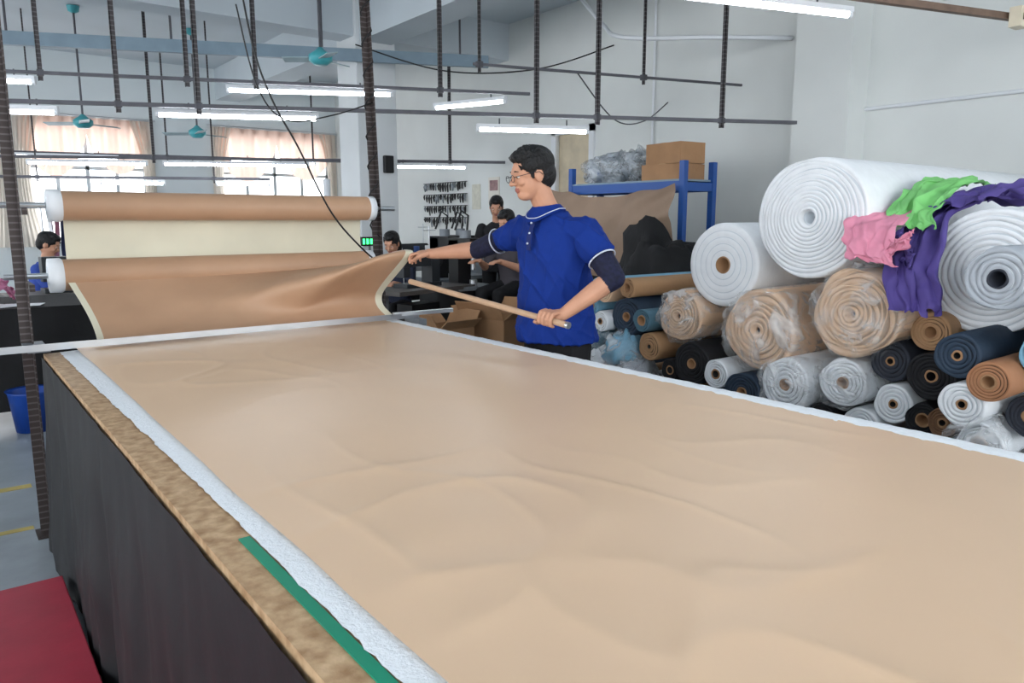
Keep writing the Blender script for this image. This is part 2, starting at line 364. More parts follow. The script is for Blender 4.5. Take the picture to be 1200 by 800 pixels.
mb.tube([cat([V((1.36,4.1,2.5)),V((1.45,4.1,2.1)),V((1.62,4.15,1.95)),V((1.9,4.18,2.0)),V((2.18,4.2,2.1))],i/30) for i in range(31)],.004,blackM,6)
mb.make('hanging_power_cable')
mb=MB(); mb.tube([(2.17+.03*math.cos(i*.9)-.03*i/60,4.2+.03*math.sin(i*.9),1.3+i*.025) for i in range(60)],.005,blackM,6); mb.make('wrapped_post_cable')
mb=MB(); mb.box((-1.3,.9,.05),(.27,3.13,.09),redM)
for y in (1.0,2.0,3.0): mb.box((-1.3,y-.05,0),(.26,y+.05,.05),woodM)
mb.make('red_platform_board',bevel=.004)
mb=MB(); mb.box((-4,4.6,0),(.3,4.66,.003),yellow); mb.box((-4,3.95,0),(.25,3.99,.003),yellow); mb.make('floor_marking_line')
# ------------------------------------------------------------------ fabric rolls pile
wrap=plastic('plastic_wrap',col=(236,238,240),fac=.30,scale=8)
def wrapshell(mb,x0,x1,y,z,R,seed):
    def f(u,v):
        a=u*2*math.pi
        if v<.35: q=v/.35; rr=R*q; x=x0-.06+.055*q*q
        else: q=(v-.35)/.65; x=x0-.005+(x1-x0)*q; rr=R
        d=V((0,math.cos(a),math.sin(a)))
        n=noise.noise(V((math.cos(a)*2.4,math.sin(a)*2.4,v*4+seed)))*.14+abs(noise.noise(V((math.cos(a)*6,math.sin(a)*6,v*9+seed))))*.14
        rr*=1.03+n
        return (x+.06*noise.noise(V((math.cos(a)*2,math.sin(a)*2+v*6,seed)))*(.4+v),y+d.y*rr,z+d.z*rr)
    mb.grid(f,72,36,wrap)
def roll_geo(mb,x0,x1,y,z,R,mat,gm,core=.03,coremat=None,rings=6,wob=.012,deep=.008,seed=0,bulge=0):
    L=x1-x0; coremat=coremat or cardM
    prof=[(.12,0),(.12,core),(0,core),(-.003,core+.006)]; ms=[blackM,blackM if core<.02 else coremat,coremat]
    r=core+.008; w=(R-r)/rings; prof.append((.002,r)); ms.append(coremat)
    for k in range(rings):
        bz=-bulge*(1-((k+.5)/rings)**2)
        prof.append((bz,r+w*.12)); ms.append(mat)
        prof.append((bz+.0,r+w*.82)); ms.append(mat)
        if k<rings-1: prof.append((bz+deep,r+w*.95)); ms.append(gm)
        r+=w
    prof.append((.012,R)); ms.append(mat); prof.append((L*.5,R*1.005)); ms.append(mat); prof.append((L-.01,R)); ms.append(mat); prof.append((L,R*.97)); ms.append(mat); prof.append((L,0)); ms.append(mat)
    def wf(k,a,r): return 1+wob*(math.sin(3*a+k*.5+seed)+.7*math.sin(5*a+k*1.3+seed*2)+.5*math.sin(2*a+seed*3)) if r>core*1.3 else 1
    mb.rev((x0,y,z),(1,0,0),prof,ms,56,wf)
C={}
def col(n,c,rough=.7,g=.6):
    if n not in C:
        C[n]=(M('roll_'+n,c,rough,.06,6,bump=.08,bscale=30),M('roll_'+n+'_groove_shade',tuple(x*g for x in c),.8,.1,9))  # second material: roll colour darkened to paint shade between wound layers
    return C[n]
W=(white,whiteg); T=col('tan',(214,180,148),.5,.78); TB=col('tanbrown',(168,130,94)); BR=col('brown',(120,86,60)); ND=col('darkblue',(40,56,74)); TE=col('teal',(70,104,120)); BK=col('black',(20,20,24),.7,.4)
LB=col('lightblue',(120,170,196)); GR=col('grey',(170,176,184),.6,.7); DT=col('darkgrey',(46,50,60)); WP=col('whitewrap',(226,230,234),.4,.75); OR=col('orange_tan',(168,118,84))
def big(name,*a,wrapR=None,**k):
    mb=MB(); roll_geo(mb,*a,**k)
    if wrapR: wrapshell(mb,a[0]-.02,a[1]-.5,a[2],a[3],wrapR,k['seed'])
    return mb.make(name)
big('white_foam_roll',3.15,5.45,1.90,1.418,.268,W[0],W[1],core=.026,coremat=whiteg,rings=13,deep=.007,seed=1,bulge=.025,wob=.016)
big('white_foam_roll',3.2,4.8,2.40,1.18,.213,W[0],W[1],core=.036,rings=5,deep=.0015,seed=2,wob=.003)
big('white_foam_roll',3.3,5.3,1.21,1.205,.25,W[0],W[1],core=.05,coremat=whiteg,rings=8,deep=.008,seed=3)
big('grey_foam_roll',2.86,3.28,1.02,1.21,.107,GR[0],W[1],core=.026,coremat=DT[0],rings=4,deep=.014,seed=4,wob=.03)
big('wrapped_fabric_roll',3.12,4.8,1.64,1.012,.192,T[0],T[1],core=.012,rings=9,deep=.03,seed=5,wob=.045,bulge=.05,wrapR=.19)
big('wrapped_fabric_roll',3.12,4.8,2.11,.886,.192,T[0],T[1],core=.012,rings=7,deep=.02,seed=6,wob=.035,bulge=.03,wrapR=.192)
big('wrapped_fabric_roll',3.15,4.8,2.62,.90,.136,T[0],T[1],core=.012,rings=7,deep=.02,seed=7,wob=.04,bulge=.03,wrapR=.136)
pile=MB()
data=[(2.80,.712,.078,TB),(2.99,.86,.112,ND),(2.825,.86,.062,TE),(3.13,1.0,.066,T),(2.94,1.03,.055,TB),(2.49,.665,.115,BK),(2.32,.64,.072,WP),(2.16,.575,.10,ND),(1.93,.655,.122,WP),
 (1.68,.70,.108,WP),(1.51,.815,.086,DT),(1.365,.955,.08,TB),(1.47,.64,.083,W),(1.325,.785,.098,BK),(1.235,.625,.058,BR),(1.115,.745,.082,W),(1.16,.915,.083,ND),
 (1.34,.60,.07,BK),(1.06,.60,.08,WP),(1.18,.515,.055,GR),(1.60,.52,.08,W),(1.77,.52,.07,BK),(2.35,.50,.06,DT),(3.15,.82,.06,WP),(3.3,.9,.06,LB),(2.66,.6,.06,BK),(3.24,1.02,.05,LB),(2.02,.44,.07,BK),(.93,.72,.08,DT),(.9,.95,.09,LB),(.86,1.12,.08,W)]
for i,(y,z,r,c) in enumerate(data):
    fx=3.16+random.uniform(-.1,.05)
    if y<1.2: fx-=.15
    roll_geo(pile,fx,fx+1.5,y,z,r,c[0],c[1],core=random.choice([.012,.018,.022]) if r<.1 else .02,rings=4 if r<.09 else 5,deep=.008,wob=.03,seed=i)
k=0
for row,z in enumerate((.09,.245,.40)):
    y=.75+(.09 if row%2 else 0)
    while y<3.45:
        c=random.choice([BK,ND,WP,GR,TE,TB,DT,LB]); roll_geo(pile,3.2+random.uniform(-.06,.06),4.7,y,z,.084,c[0],c[1],core=.015,rings=4,seed=k); y+=.178;k+=1
roll_geo(pile,2.9,4.4,1.03,.845,.072,OR[0],OR[1],core=.02,rings=4,seed=55)
wrapshell(pile,3.1,3.7,1.68,.70,.11,13); wrapshell(pile,3.05,3.7,1.93,.655,.122,17); wrapshell(pile,2.9,3.5,1.06,.6,.1,19)
for i,(y,z,r,c) in enumerate([(3.28,.62,.12,LB),(3.12,.58,.11,WP),(3.0,.66,.1,LB),(3.38,.78,.1,LB),(2.95,.52,.1,GR),(3.2,.7,.08,TE)]):
    pile.blob((3.15,y,z),(.16,r,r*1.1),c[0],.35,3,seed=i)
    pile.blob((3.14,y,z),(.18,r*1.1,r*1.2),wrap,.4,4,seed=i+9)
pile.make('fabric_roll_stack')
def sheet(mb,P,width,mat,amp=.03,fr=7,seed=0,nu=40,nv=50):
    P=[V(p) for p in P]; width=V(width)
    def f(u,v):
        p=cat(P,v)+width*(u-.5)*(1+.3*noise.noise(V((v*3,seed,0))))
        n=V((noise.noise(V((u*fr,v*fr,seed))),noise.noise(V((u*fr,v*fr,seed+9))),noise.noise(V((u*fr,v*fr,seed+19)))))
        n2=V((noise.noise(V((u*fr*2,v*fr*2,seed))),0,noise.noise(V((u*fr*2.2,v*fr*2,seed+19)))))
        return p+n*amp*1.6+n2*amp*.6
    mb.grid(f,nu,nv,mat)
pur=M('purple_cloth',(84,70,140),.7,.15,6); grn=M('green_cloth',(128,202,120),.7,.1,6); pnk=M('pink_cloth',(226,146,170),.7,.1,6)
mb=MB()
sheet(mb,[(4.3,1.42,1.54),(3.9,1.45,1.54),(3.55,1.46,1.48),(3.3,1.44,1.42),(3.12,1.42,1.28),(3.06,1.39,1.16),(3.04,1.36,1.05)],(0,.2,0),pur,.022,7,1)
sheet(mb,[(4.1,1.2,1.50),(3.7,1.25,1.52),(3.5,1.33,1.52),(3.3,1.42,1.46)],(0,.3,-.05),pur,.03,6,4)
sheet(mb,[(3.12,1.53,1.30),(3.1,1.46,1.30),(3.06,1.40,1.25)],(0,.02,.12),pur,.025,5,14)
mb.make('purple_garment')
mb=MB(); sheet(mb,[(3.8,1.50,1.58),(3.6,1.50,1.58),(3.4,1.51,1.53),(3.25,1.50,1.44),(3.16,1.47,1.38)],(0,.20,.02),grn,.022,6,7); mb.make('green_garment')
mb=MB(); sheet(mb,[(3.35,1.60,1.46),(3.16,1.60,1.42),(3.06,1.58,1.36),(3.02,1.56,1.28),(3.02,1.54,1.24)],(0,.22,.03),pnk,.012,6,11); sheet(mb,[(3.04,1.50,1.28),(3.01,1.45,1.30),(3.0,1.38,1.34)],(0,-.02,.07),pnk,.010,5,12);mb.make('pink_garment')
# ------------------------------------------------------------------ blue shelf + goods
blue=M('blue_rack_steel',(38,80,150),.45,.05,6)
mb=MB()
for x in (4.88,5.25):
    for y in (4.08,5.42): mb.box((x-.025,y-.025,0),(x+.025,y+.025,1.88),blue)
for z in (.2,.95,1.64):
    for x in (4.88,5.25): mb.box((x-.02,4.08,z),(x+.02,5.42,z+.08),blue)
    for y in (4.08,5.42): mb.box((4.88,y-.02,z),(5.25,y+.02,z+.07),blue)
    mb.box((4.86,4.08,z+.08),(5.27,5.42,z+.095),bluegrey)
mb.make('blue_storage_rack')
mb=MB()
for i,(y,r) in enumerate([(5.15,.22),(4.92,.2),(4.74,.12)]): mb.blob((5.07,y,1.84+.02*i),(.19,r,.14),plastic('bag_plastic',(178,186,194),.85,7,.3),.5,3,seed=i)
mb.make('plastic_bag_heap')
def carton(name,c,s,yaw=0,openf=True):
    mb=MB(); x,y,z=c; a,b,h=s
    R=Matrix.Translation((x,y,z))@Matrix.Rotation(yaw,4,'Z')
    t=.008
    mb.box((-a/2,-b/2,0),(a/2,b/2,t),cardM,mat4=R)
    for sx in (-1,1):
        mb.box((sx*a/2-t/2,-b/2,0),(sx*a/2+t/2,b/2,h),cardM,mat4=R); mb.box((-a/2,sx*b/2-t/2,0),(a/2,sx*b/2+t/2,h),cardM,mat4=R)
    if openf:
        for sx in (-1,1):
            m=R@Matrix.Translation((sx*a/2,0,h))@Matrix.Rotation(sx*.5,4,'Y'); mb.box((-t/2,-b/2,0),(t/2,b/2,a*.4),cardM,mat4=m)
            m=R@Matrix.Translation((0,sx*b/2,h))@Matrix.Rotation(-sx*.9,4,'X'); mb.box((-a/2,-t/2,0),(a/2,t/2,a*.35),cardM,mat4=m)
    else:
        mb.box((-a/2,-b/2,h-t),(a/2,b/2,h),cardM,mat4=R); mb.box((-a/2-.003,-.03,h),(a/2+.003,.03,h+.002),M('packing_tape',(188,160,120),.3),mat4=R)
    mb.make(name)
carton('cardboard_box',(5.06,4.35,1.736),(.3,.42,.13),0.05,False); carton('cardboard_box',(5.06,4.33,1.868),(.28,.4,.17),-.08,False)
carton('cardboard_box',(4.2,5.72,0),(.45,.5,.5),.3); carton('cardboard_box',(3.62,5.75,0),(.4,.4,.45),.1)
tarp=M('brown_tarp',(140,118,100),.7,.12,3,bump=.1)
mb=MB(); mb.grid(lambda u,v:(4.80-.05*math.sin(v*3)+.05*noise.noise(V((u*5+v*2,v*3,0)))-.02*math.sin(u*26+v*4)*v,5.75-1.65*u,1.72-.10*math.sin(u*3.14)-.02*u-(.35+.45*math.sin(min(1,u*1.3)*2.8))*v+.03*noise.noise(V((u*6,v*2,4)))),70,28,tarp)
mb.make('brown_tarp_cover')
mb=MB(); mb.blob((4.5,3.95,.70),(.28,.5,.62),blackcl,.3,2.2,seed=3,n=48); mb.blob((4.5,4.6,.45),(.3,.4,.45),blackcl,.3,2.2,seed=6,n=48); mb.make('black_fabric_heap')
mb=MB()
for r in range(4):
    z=1.9-.17*r; mb.cyl((XW-.03,9.1,z+.05),(XW-.03,10.3,z+.05),.006,railM,n=6)
    for k in range(18):
        y=9.12+k*.066+random.uniform(-.015,.015); h=random.uniform(.07,.15)
        mb.tube([(XW-.04,y,z+.05),(XW-.05,y+.006,z+.05-h*.4),(XW-.05,y-.008,z+.05-h)],[.006,random.uniform(.012,.026),.008],random.choice([blackM,blackM,steel]),6)
mb.make('hanging_tool_display')
mb=MB(); mb.box((XW-.012,8.35,1.62),(XW-.002,8.6,1.98),M('poster_paper',(220,216,206),.8,.05,8)); mb.box((XW-.014,8.38,1.8),(XW-.012,8.57,1.94),M('poster_print',(150,120,120),.8,.3,20)); mb.make('wall_poster')
mb=MB(); mb.box((XW-.012,8.8,1.55),(XW-.002,9.0,1.9),M('poster_paper2',(206,204,190),.8,.1,20)); mb.make('wall_poster')
# ------------------------------------------------------------------ fused figures
class Fig:
    def __init__(s): s.p=[]
    def cap(s,a,b,ra,rb,m): s.p.append(('c',V(a),V(b),ra,rb,m))
    def chain(s,pts,rs,m):
        for i in range(len(pts)-1): s.cap(pts[i],pts[i+1],rs[i],rs[i+1],m)
    def ell(s,c,r,m,R=None): s.p.append(('e',V(c),r,R or Matrix.Identity(3),m))
    def loft(s,rings,m,yaw=0): s.p.append(('l',rings,yaw,m)) # ring: (x,y,z,rx,ry)
    def build(s,name,voxel,parent,smooth=3,wr=None):
        mb=MB(); dm=white
        for p in s.p:
            if p[0]=='c':
                _,a,b,ra,rb,m=p; L=max((b-a).length,1e-4); prof=[]
                for k in range(5): t=math.pi/2*k/4; prof.append((-ra*math.cos(t),ra*math.sin(t)))
                for k in range(5): t=math.pi/2*k/4; prof.append((L+rb*math.sin(t),rb*math.cos(t)))
                mb.rev(a,(b-a) if (b-a).length>1e-4 else V((0,0,1)),prof,dm,14)
            elif p[0]=='e':
                _,c,r,R,m=p; h=12;n=20;vs=[];fs=[]
                for j in range(h+1):
                    ph=math.pi*j/h
                    for i in range(n):
                        a=2*math.pi*i/n; vs.append(c+R@V((r[0]*(math.sin(ph)+1e-4)*math.cos(a),r[1]*(math.sin(ph)+1e-4)*math.sin(a),r[2]*math.cos(ph))))
                for j in range(h):
                    for i in range(n): q=(i+1)%n; fs.append((j*n+i,(j+1)*n+i,(j+1)*n+q,j*n+q))
                mb.add(vs,fs,dm)
            else:
                _,rg,yaw,m=p; n=28; R=Matrix.Rotation(yaw,3,'Z'); vs=[];fs=[]
                for (x,y,z,rx,ry) in rg:
                    for i in range(n):
                        a=2*math.pi*i/n; vs.append(V((x,y,z))+R@V((rx*math.cos(a),ry*math.sin(a),0)))
                for k in range(len(rg)-1):
                    for i in range(n): q=(i+1)%n; fs.append((k*n+i,k*n+q,(k+1)*n+q,(k+1)*n+i))
                fs.append(tuple(range(n))[::-1]); fs.append(tuple((len(rg)-1)*n+i for i in range(n)))
                mb.add(vs,fs,dm)
        o=mb.make('tmp_src')
        md=o.modifiers.new('r','REMESH'); md.mode='VOXEL'; md.voxel_size=voxel; md.use_smooth_shade=True
        ms=o.modifiers.new('s','SMOOTH'); ms.factor=.5; ms.iterations=smooth
        dg=bpy.context.evaluated_depsgraph_get(); dg.update()
        me=bpy.data.meshes.new_from_object(o.evaluated_get(dg)); bpy.data.objects.remove(o,do_unlink=True)
        n=len(me.polygons); c=np.empty(n*3); me.polygons.foreach_get('center',c); c=c.reshape(-1,3)
        mats=[]; best=np.full(n,1e9); idx=np.zeros(n,dtype=np.int32)
        for p in s.p:
            m=p[-1]
            if m not in mats: mats.append(m)
            if p[0]=='c':
                a=np.array(p[1]);b=np.array(p[2]);d=b-a;L=max(d@d,1e-9); t=np.clip((c-a)@d/L,0,1)
                dist=np.linalg.norm(c-(a+t[:,None]*d),axis=1)-(p[3]+(p[4]-p[3])*t)
            elif p[0]=='e':
                q=(c-np.array(p[1]))@np.array(p[3]); k=np.linalg.norm(q/np.array(p[2]),axis=1)+1e-6; dist=(k-1)*np.linalg.norm(q,axis=1)/k
            else:
                rg=np.array(p[1]); z=c[:,2]; zz=rg[:,2]; ix=[np.interp(z,zz,rg[:,i]) for i in (0,1,3,4)]
                ca,sa=math.cos(p[2]),math.sin(p[2]); dx=c[:,0]-ix[0]; dy=c[:,1]-ix[1]
                qx=dx*ca+dy*sa; qy=-dx*sa+dy*ca; k=np.sqrt((qx/ix[2])**2+(qy/ix[3])**2)+1e-6
                dist=np.maximum((k-1)*np.sqrt(qx**2+qy**2)/k,np.maximum(zz[0]-z,z-zz[-1]))
            u=dist<best; best=np.where(u,dist,best); idx[u]=mats.index(m)
        if wr:  # cloth wrinkles pushed along normals on the shirt
            nv=len(me.vertices); co=np.empty(nv*3); no=np.empty(nv*3)
            me.vertices.foreach_get('co',co); me.vertices.foreach_get('normal',no); co=co.reshape(-1,3); no=no.reshape(-1,3)
            nl=len(me.loops); lv=np.empty(nl,dtype=np.int32); me.loops.foreach_get('vertex_index',lv)
            lt=np.empty(n,dtype=np.int32); me.polygons.foreach_get('loop_total',lt)
            vm=np.zeros(nv,dtype=bool); vm[lv[np.repeat(idx==mats.index(wr),lt)]]=True
            amp=np.zeros(nv)
            for i in np.nonzero(vm)[0]:
                x,y,z=co[i]; x=float(x);y=float(y);z=float(z)
                a=1-abs(noise.noise(V((x*5,y*5,z*10+x*9)))*2); b=1-abs(noise.noise(V((x*9+3,y*9,z*6-x*11)))*2)
                amp[i]=.011*max(0,a)**3+.007*max(0,b)**3-.004
            co=co+no*amp[:,None]; me.vertices.foreach_set('co',co.ravel())
        me.materials.clear()
        for m in mats: me.materials.append(m)
        me.polygons.foreach_set('material_index',idx); me.polygons.foreach_set('use_smooth',[True]*n); me.update()
        ob=bpy.data.objects.new(name,me); bpy.context.collection.objects.link(ob); ob.parent=parent; return ob
skin=M('skin',(200,148,120),.5,.05,14); lipM=M('lips',(164,100,88),.5); hairM=M('black_hair',(16,15,16),.5,.2,60,bump=.6,bscale=90)
poloM=M('blue_polo_fabric',(17,48,128),.8,.08,5,bump=.1,bscale=200,spec=.2); navyM=M('navy_sleeve',(22,25,52),.8,.4,60); stripeM=M('white_trim',(206,212,226),.7); pantM=M('black_trousers',(20,20,24),.8,.1,8,bump=.2,bscale=8); shoeM=M('black_shoe',(18,18,18),.5)
def head(F,c,fd,skinm,hairm,mbx,glasses=False,longhair=False,scale=1.0):
    fd=V(fd).normalized(); side=V((0,0,1)).cross(fd).normalized(); up=fd.cross(side)
    R=Matrix((fd,side,up)).transposed(); c=V(c)
    P=lambda x,y,z: c+R@V((x*scale,y*scale,z*scale))
    S=lambda *r: tuple(x*scale for x in r)
    F.ell(P(-.01,0,.03),S(.095,.074,.085),skinm,R); F.ell(P(.022,0,.012),S(.078,.066,.066),skinm,R)
    F.ell(P(.026,0,-.035),S(.066,.060,.08),skinm,R); F.ell(P(.048,0,-.088),S(.042,.040,.030),skinm,R); F.ell(P(-.005,0,-.055),S(.055,.056,.05),skinm,R)
    F.ell(P(.082,0,.018),S(.018,.046,.009),skinm,R)
    F.cap(P(.092,0,.002),P(.110,0,-.03),.008*scale,.0125*scale,skinm)
    for sg in (-1,1):
        F.ell(P(.1,sg*.012,-.034),S(.01,.009,.007),skinm,R)
        F.ell(P(.072,sg*.036,-.028),S(.02,.02,.018),skinm,R)
        F.ell(P(-.004,sg*.074,-.012),S(.02,.011,.033),skinm,R)
        F.ell(P(-.012,sg*.052,.04),S(.074,.034,.052),hairm,R); F.ell(P(.020,sg*.066,.010),S(.015,.007,.034),hairm,R)
    F.ell(P(.088,0,-.057),S(.010,.023,.006),lipM,R); F.ell(P(.086,0,-.068),S(.010,.020,.007),lipM,R)
    F.ell(P(-.022,0,.045),S(.10,.083,.085),hairm,R); F.ell(P(-.052,0,-.008),S(.066,.077,.078),hairm,R)
    F.ell(P(.014,0,.085),S(.080,.066,.040),hairm,R)
    for i in range(60):
        b=random.uniform(-.06,.06); x=random.uniform(-.07,.08)
        z=.045+.084*math.sqrt(max(0,1-((x+.01)/.105)**2-(b/.085)**2))
        F.cap(P(x,b,z-.01),P(x+.014,b*1.1,z+.007),.008*scale,.003*scale,hairm)
    if longhair:
        F.ell(P(-.07,0,-.06),S(.05,.08,.11),hairm,R); F.cap(P(-.09,0,-.08),P(-.1,0,-.24),.045*scale,.025*scale,hairm)
    ew=M('eye_white',(226,224,220),.3); ei=M('eye_iris',(30,20,16),.2)
    for sg in (-1,1):
        mbx.blob(P(.081,sg*.031,-.003),S(.010,.012,.0055),ew,0,1,14); mbx.blob(P(.087,sg*.031,-.003),S(.0055,.006,.005),ei,0,1,10)
        mbx.tube([P(.092,sg*.012,.02),P(.094,sg*.03,.025),P(.084,sg*.05,.02)],[.002,.003,.0015],hairm,6)
    if glasses:
        gm=M('glasses_frame',(40,42,50),.3,metal=.6)
        for sg in (-1,1):
            mbx.tube([P(.112,sg*(.033)+.022*math.cos(a*.3927),-.006+.016*math.sin(a*.3927)) for a in range(17)],.0015,gm,6)
            mbx.tube([P(.11,sg*.055,.0),P(.05,sg*.076,.004),P(-.005,sg*.086,.004),P(-.02,sg*.084,-.012)],.0016,gm,6)
        mbx.tube([P(.112,-.011,.0),P(.116,0,.003),P(.112,.011,.0)],.0015,gm,6)
YAW=-math.radians(37.5)
man=empty('man_in_blue_polo',(2.255,2.618,0),YAW)
def W2(x,y,z):
    c,s=math.cos(YAW),math.sin(YAW); return V((2.255+c*x-s*y,2.618+s*x+c*y,z))
F=Fig(); ex=MB()
Fd=V((-.75,-.66,0)); Lh=V((.66,-.75,0)); ty=math.atan2(Lh.y,Lh.x)
F.loft([(.015,0,.86,.208,.165),(.012,0,.90,.205,.163),(.01,0,.97,.196,.155),(.0,0,1.06,.187,.146),(-.002,0,1.18,.188,.142),(-.004,0,1.28,.192,.136),(-.008,0,1.35,.182,.118),(-.012,0,1.40,.145,.095),(-.02,0,1.43,.105,.08),(-.03,-.01,1.455,.072,.067)],poloM,ty)
F.chain([(-.02,0,1.42),(-.055,-.025,1.49),(-.085,-.04,1.56)],[.056,.053,.054],skin)
hc=V((-.107,-.05,1.61)); head(F,hc,(-.93,-.34,-.2),skin,hairM,ex,glasses=True,scale=.94)
shR=V((-.135,.125,1.36)); elR=V((-.365,.32,1.262)); wrR=V((-.600,.44,1.236))
F.cap(shR.lerp(V((0,0,1.33)),.4),shR,.082,.070,poloM); F.cap(shR,shR.lerp(elR,.40),.070,.064,poloM)
F.chain([shR.lerp(elR,.5),elR,elR.lerp(wrR,.02)],[.055,.048,.044],navyM); F.chain([elR,elR.lerp(wrR,.35),wrR],[.043,.041,.027],skin)
def ringtube(c,d,r,rt=.0035):
    x,y,d=frame(d); ex.tube([c+(x*math.cos(i*.2618)+y*math.sin(i*.2618))*r for i in range(25)],rt,stripeM,6)
def hand_open(wr,d,s,up):
    d=V(d).normalized(); s=V(s); s=(s-d*s.dot(d)).normalized(); up=s.cross(d).normalized() if V(up).dot(s.cross(d))>0 else d.cross(s).normalized()
    R=Matrix((d,s,up)).transposed()
    F.cap(wr,wr+d*.03,.027,.025,skin); F.ell(wr+d*.055,(.052,.042,.017),skin,R)
    for i,(o,L) in enumerate([(.033,.9),(.011,1.0),(-.011,.95),(-.032,.75)]):
        p0=wr+d*.075+s*o; p1=p0+d*.040*L+s*o*.2-up*.008; p2=p1+d*.018*L-up*.026*L; p3=p2-d*.006-up*.022*L
        F.chain([p0,p1,p2,p3],[.0095,.0088,.0082,.0072],skin)
    t0=wr+d*.02+s*.028; t1=wr+d*.055+s*.052-up*.016; t2=wr+d*.085+s*.045-up*.032; t3=wr+d*.105+s*.032-up*.04
    F.chain([t0,t1,t2,t3],[.016,.0125,.0105,.009],skin)
hand_open(wrR,(-.85,.5,.02),(-.5,-.85,0),(0,0,1))
shL=V((.125,-.135,1.355)); elL=V((.235,-.27,1.165)); wrL=V((.018,-.30,1.012))
F.cap(shL.lerp(V((0,0,1.33)),.4),shL,.082,.071,poloM); F.cap(shL,shL.lerp(elL,.42),.071,.067,poloM)
F.chain([shL.lerp(elL,.5),elL,elL.lerp(wrL,.12)],[.057,.050,.047],navyM); F.chain([elL,elL.lerp(wrL,.4),wrL],[.045,.042,.027],skin)
ringtube(shR.lerp(elR,.56),elR-shR,.0605); ringtube(shL.lerp(elL,.60),elL-shL,.0625)
rodA=V((.03,-.39,.981)); rodB=V((-.71,.35,1.10)); Cc=V((-.045,-.315,.992)); k=(rodB-rodA).normalized()
q=(wrL-Cc); e1=(q-k*q.dot(k)).normalized(); e2=k.cross(e1)
if e2.z>0: e2=-e2
R=Matrix((k,e1,e2)).transposed()
F.ell(Cc+e1*.040,(.042,.030,.024),skin,R); F.cap(wrL,Cc+e1*.045,.026,.025,skin)
for i in range(4):
    o=k*((i-1.5)*.0225); rs=[.042,.033,.0245,.0235,.022]; pts=[]
    for a,r in zip((35,85,140,195,245),rs):
        a=math.radians(a); pts.append(Cc+o+(e1*math.cos(a)-e2*math.sin(a))*r*(1 if i<3 else .95))
    F.chain(pts,[.0100,.0095,.009,.0085,.0075],skin)
F.chain([Cc+e1*.034+e2*.008+k*.02,Cc+k*.048+e1*.018+e2*.02,Cc+k*.060-e1*.006+e2*.023,Cc+k*.056-e1*.024+e2*.008],[.015,.012,.0105,.009],skin)
F.loft([(.015,0,.78,.165,.13),(.015,0,.88,.17,.135)],pantM,ty)
for sg in (-1,1):
    h=V((.015,0,0))+Lh*.09*sg; F.chain([h+V((0,0,.84)),h+Fd*.02+V((0,0,.48))+Lh*.02*sg,h+V((0,0,.10))+Lh*.03*sg],[.095,.068,.055],pantM)
    a=h+Lh*.03*sg; F.cap(a+V((0,0,.05))-Fd*.04,a+V((0,0,.04))+Fd*.15,.045,.038,shoeM)
F.build('body',.0045,man,3,wr=poloM)
# folded polo collar (sheet falling from the neck line), trim stripe, placket, buttons
cn=V((-.040,-.016,0))
def collar(u,v):
    a=-2.85+5.7*u; c_=math.cos(a); fr=max(0,c_)
    d=Fd*c_+Lh*math.sin(a)
    r=.062+.028*v+.010*fr*v
    z=1.478-.012*fr-.040*v-.028*v*fr**3+.012*v*(1-fr)
    gap=.012*fr**4*v
    return cn+d*r+Lh*(gap if a>0 else -gap)+V((0,0,z))
ex.grid(collar,48,8,poloM)
ex.tube([collar(i/48,.80)+V((0,0,.003)) for i in range(49)],.0022,stripeM,6)
ex.grid(lambda u,v:V((-.012,0,1.415-.14*v))+Fd*(.118+.030*sst(v*1.4))+Lh*(-.014+.028*u),3,8,M('placket_blue',(13,34,96),.7))
for i in range(3): ex.blob(V((-.012,0,1.395-.045*i))+Fd*(.130+.012*i),(.005,.005,.005),stripeM,0,1,10)
ex.make('face_glasses_and_trim',man)
mb=MB(); wood2=M('tan_rod_wood',(196,162,132),.5,.08,20); a=W2(*rodA);b=W2(*rodB); mb.cyl(a,b,.0135,wood2,n=16); mb.cyl(a-(b-a).normalized()*.012,a+(b-a).normalized()*.001,.0145,alu,n=16); mb.make('wooden_pull_rod')
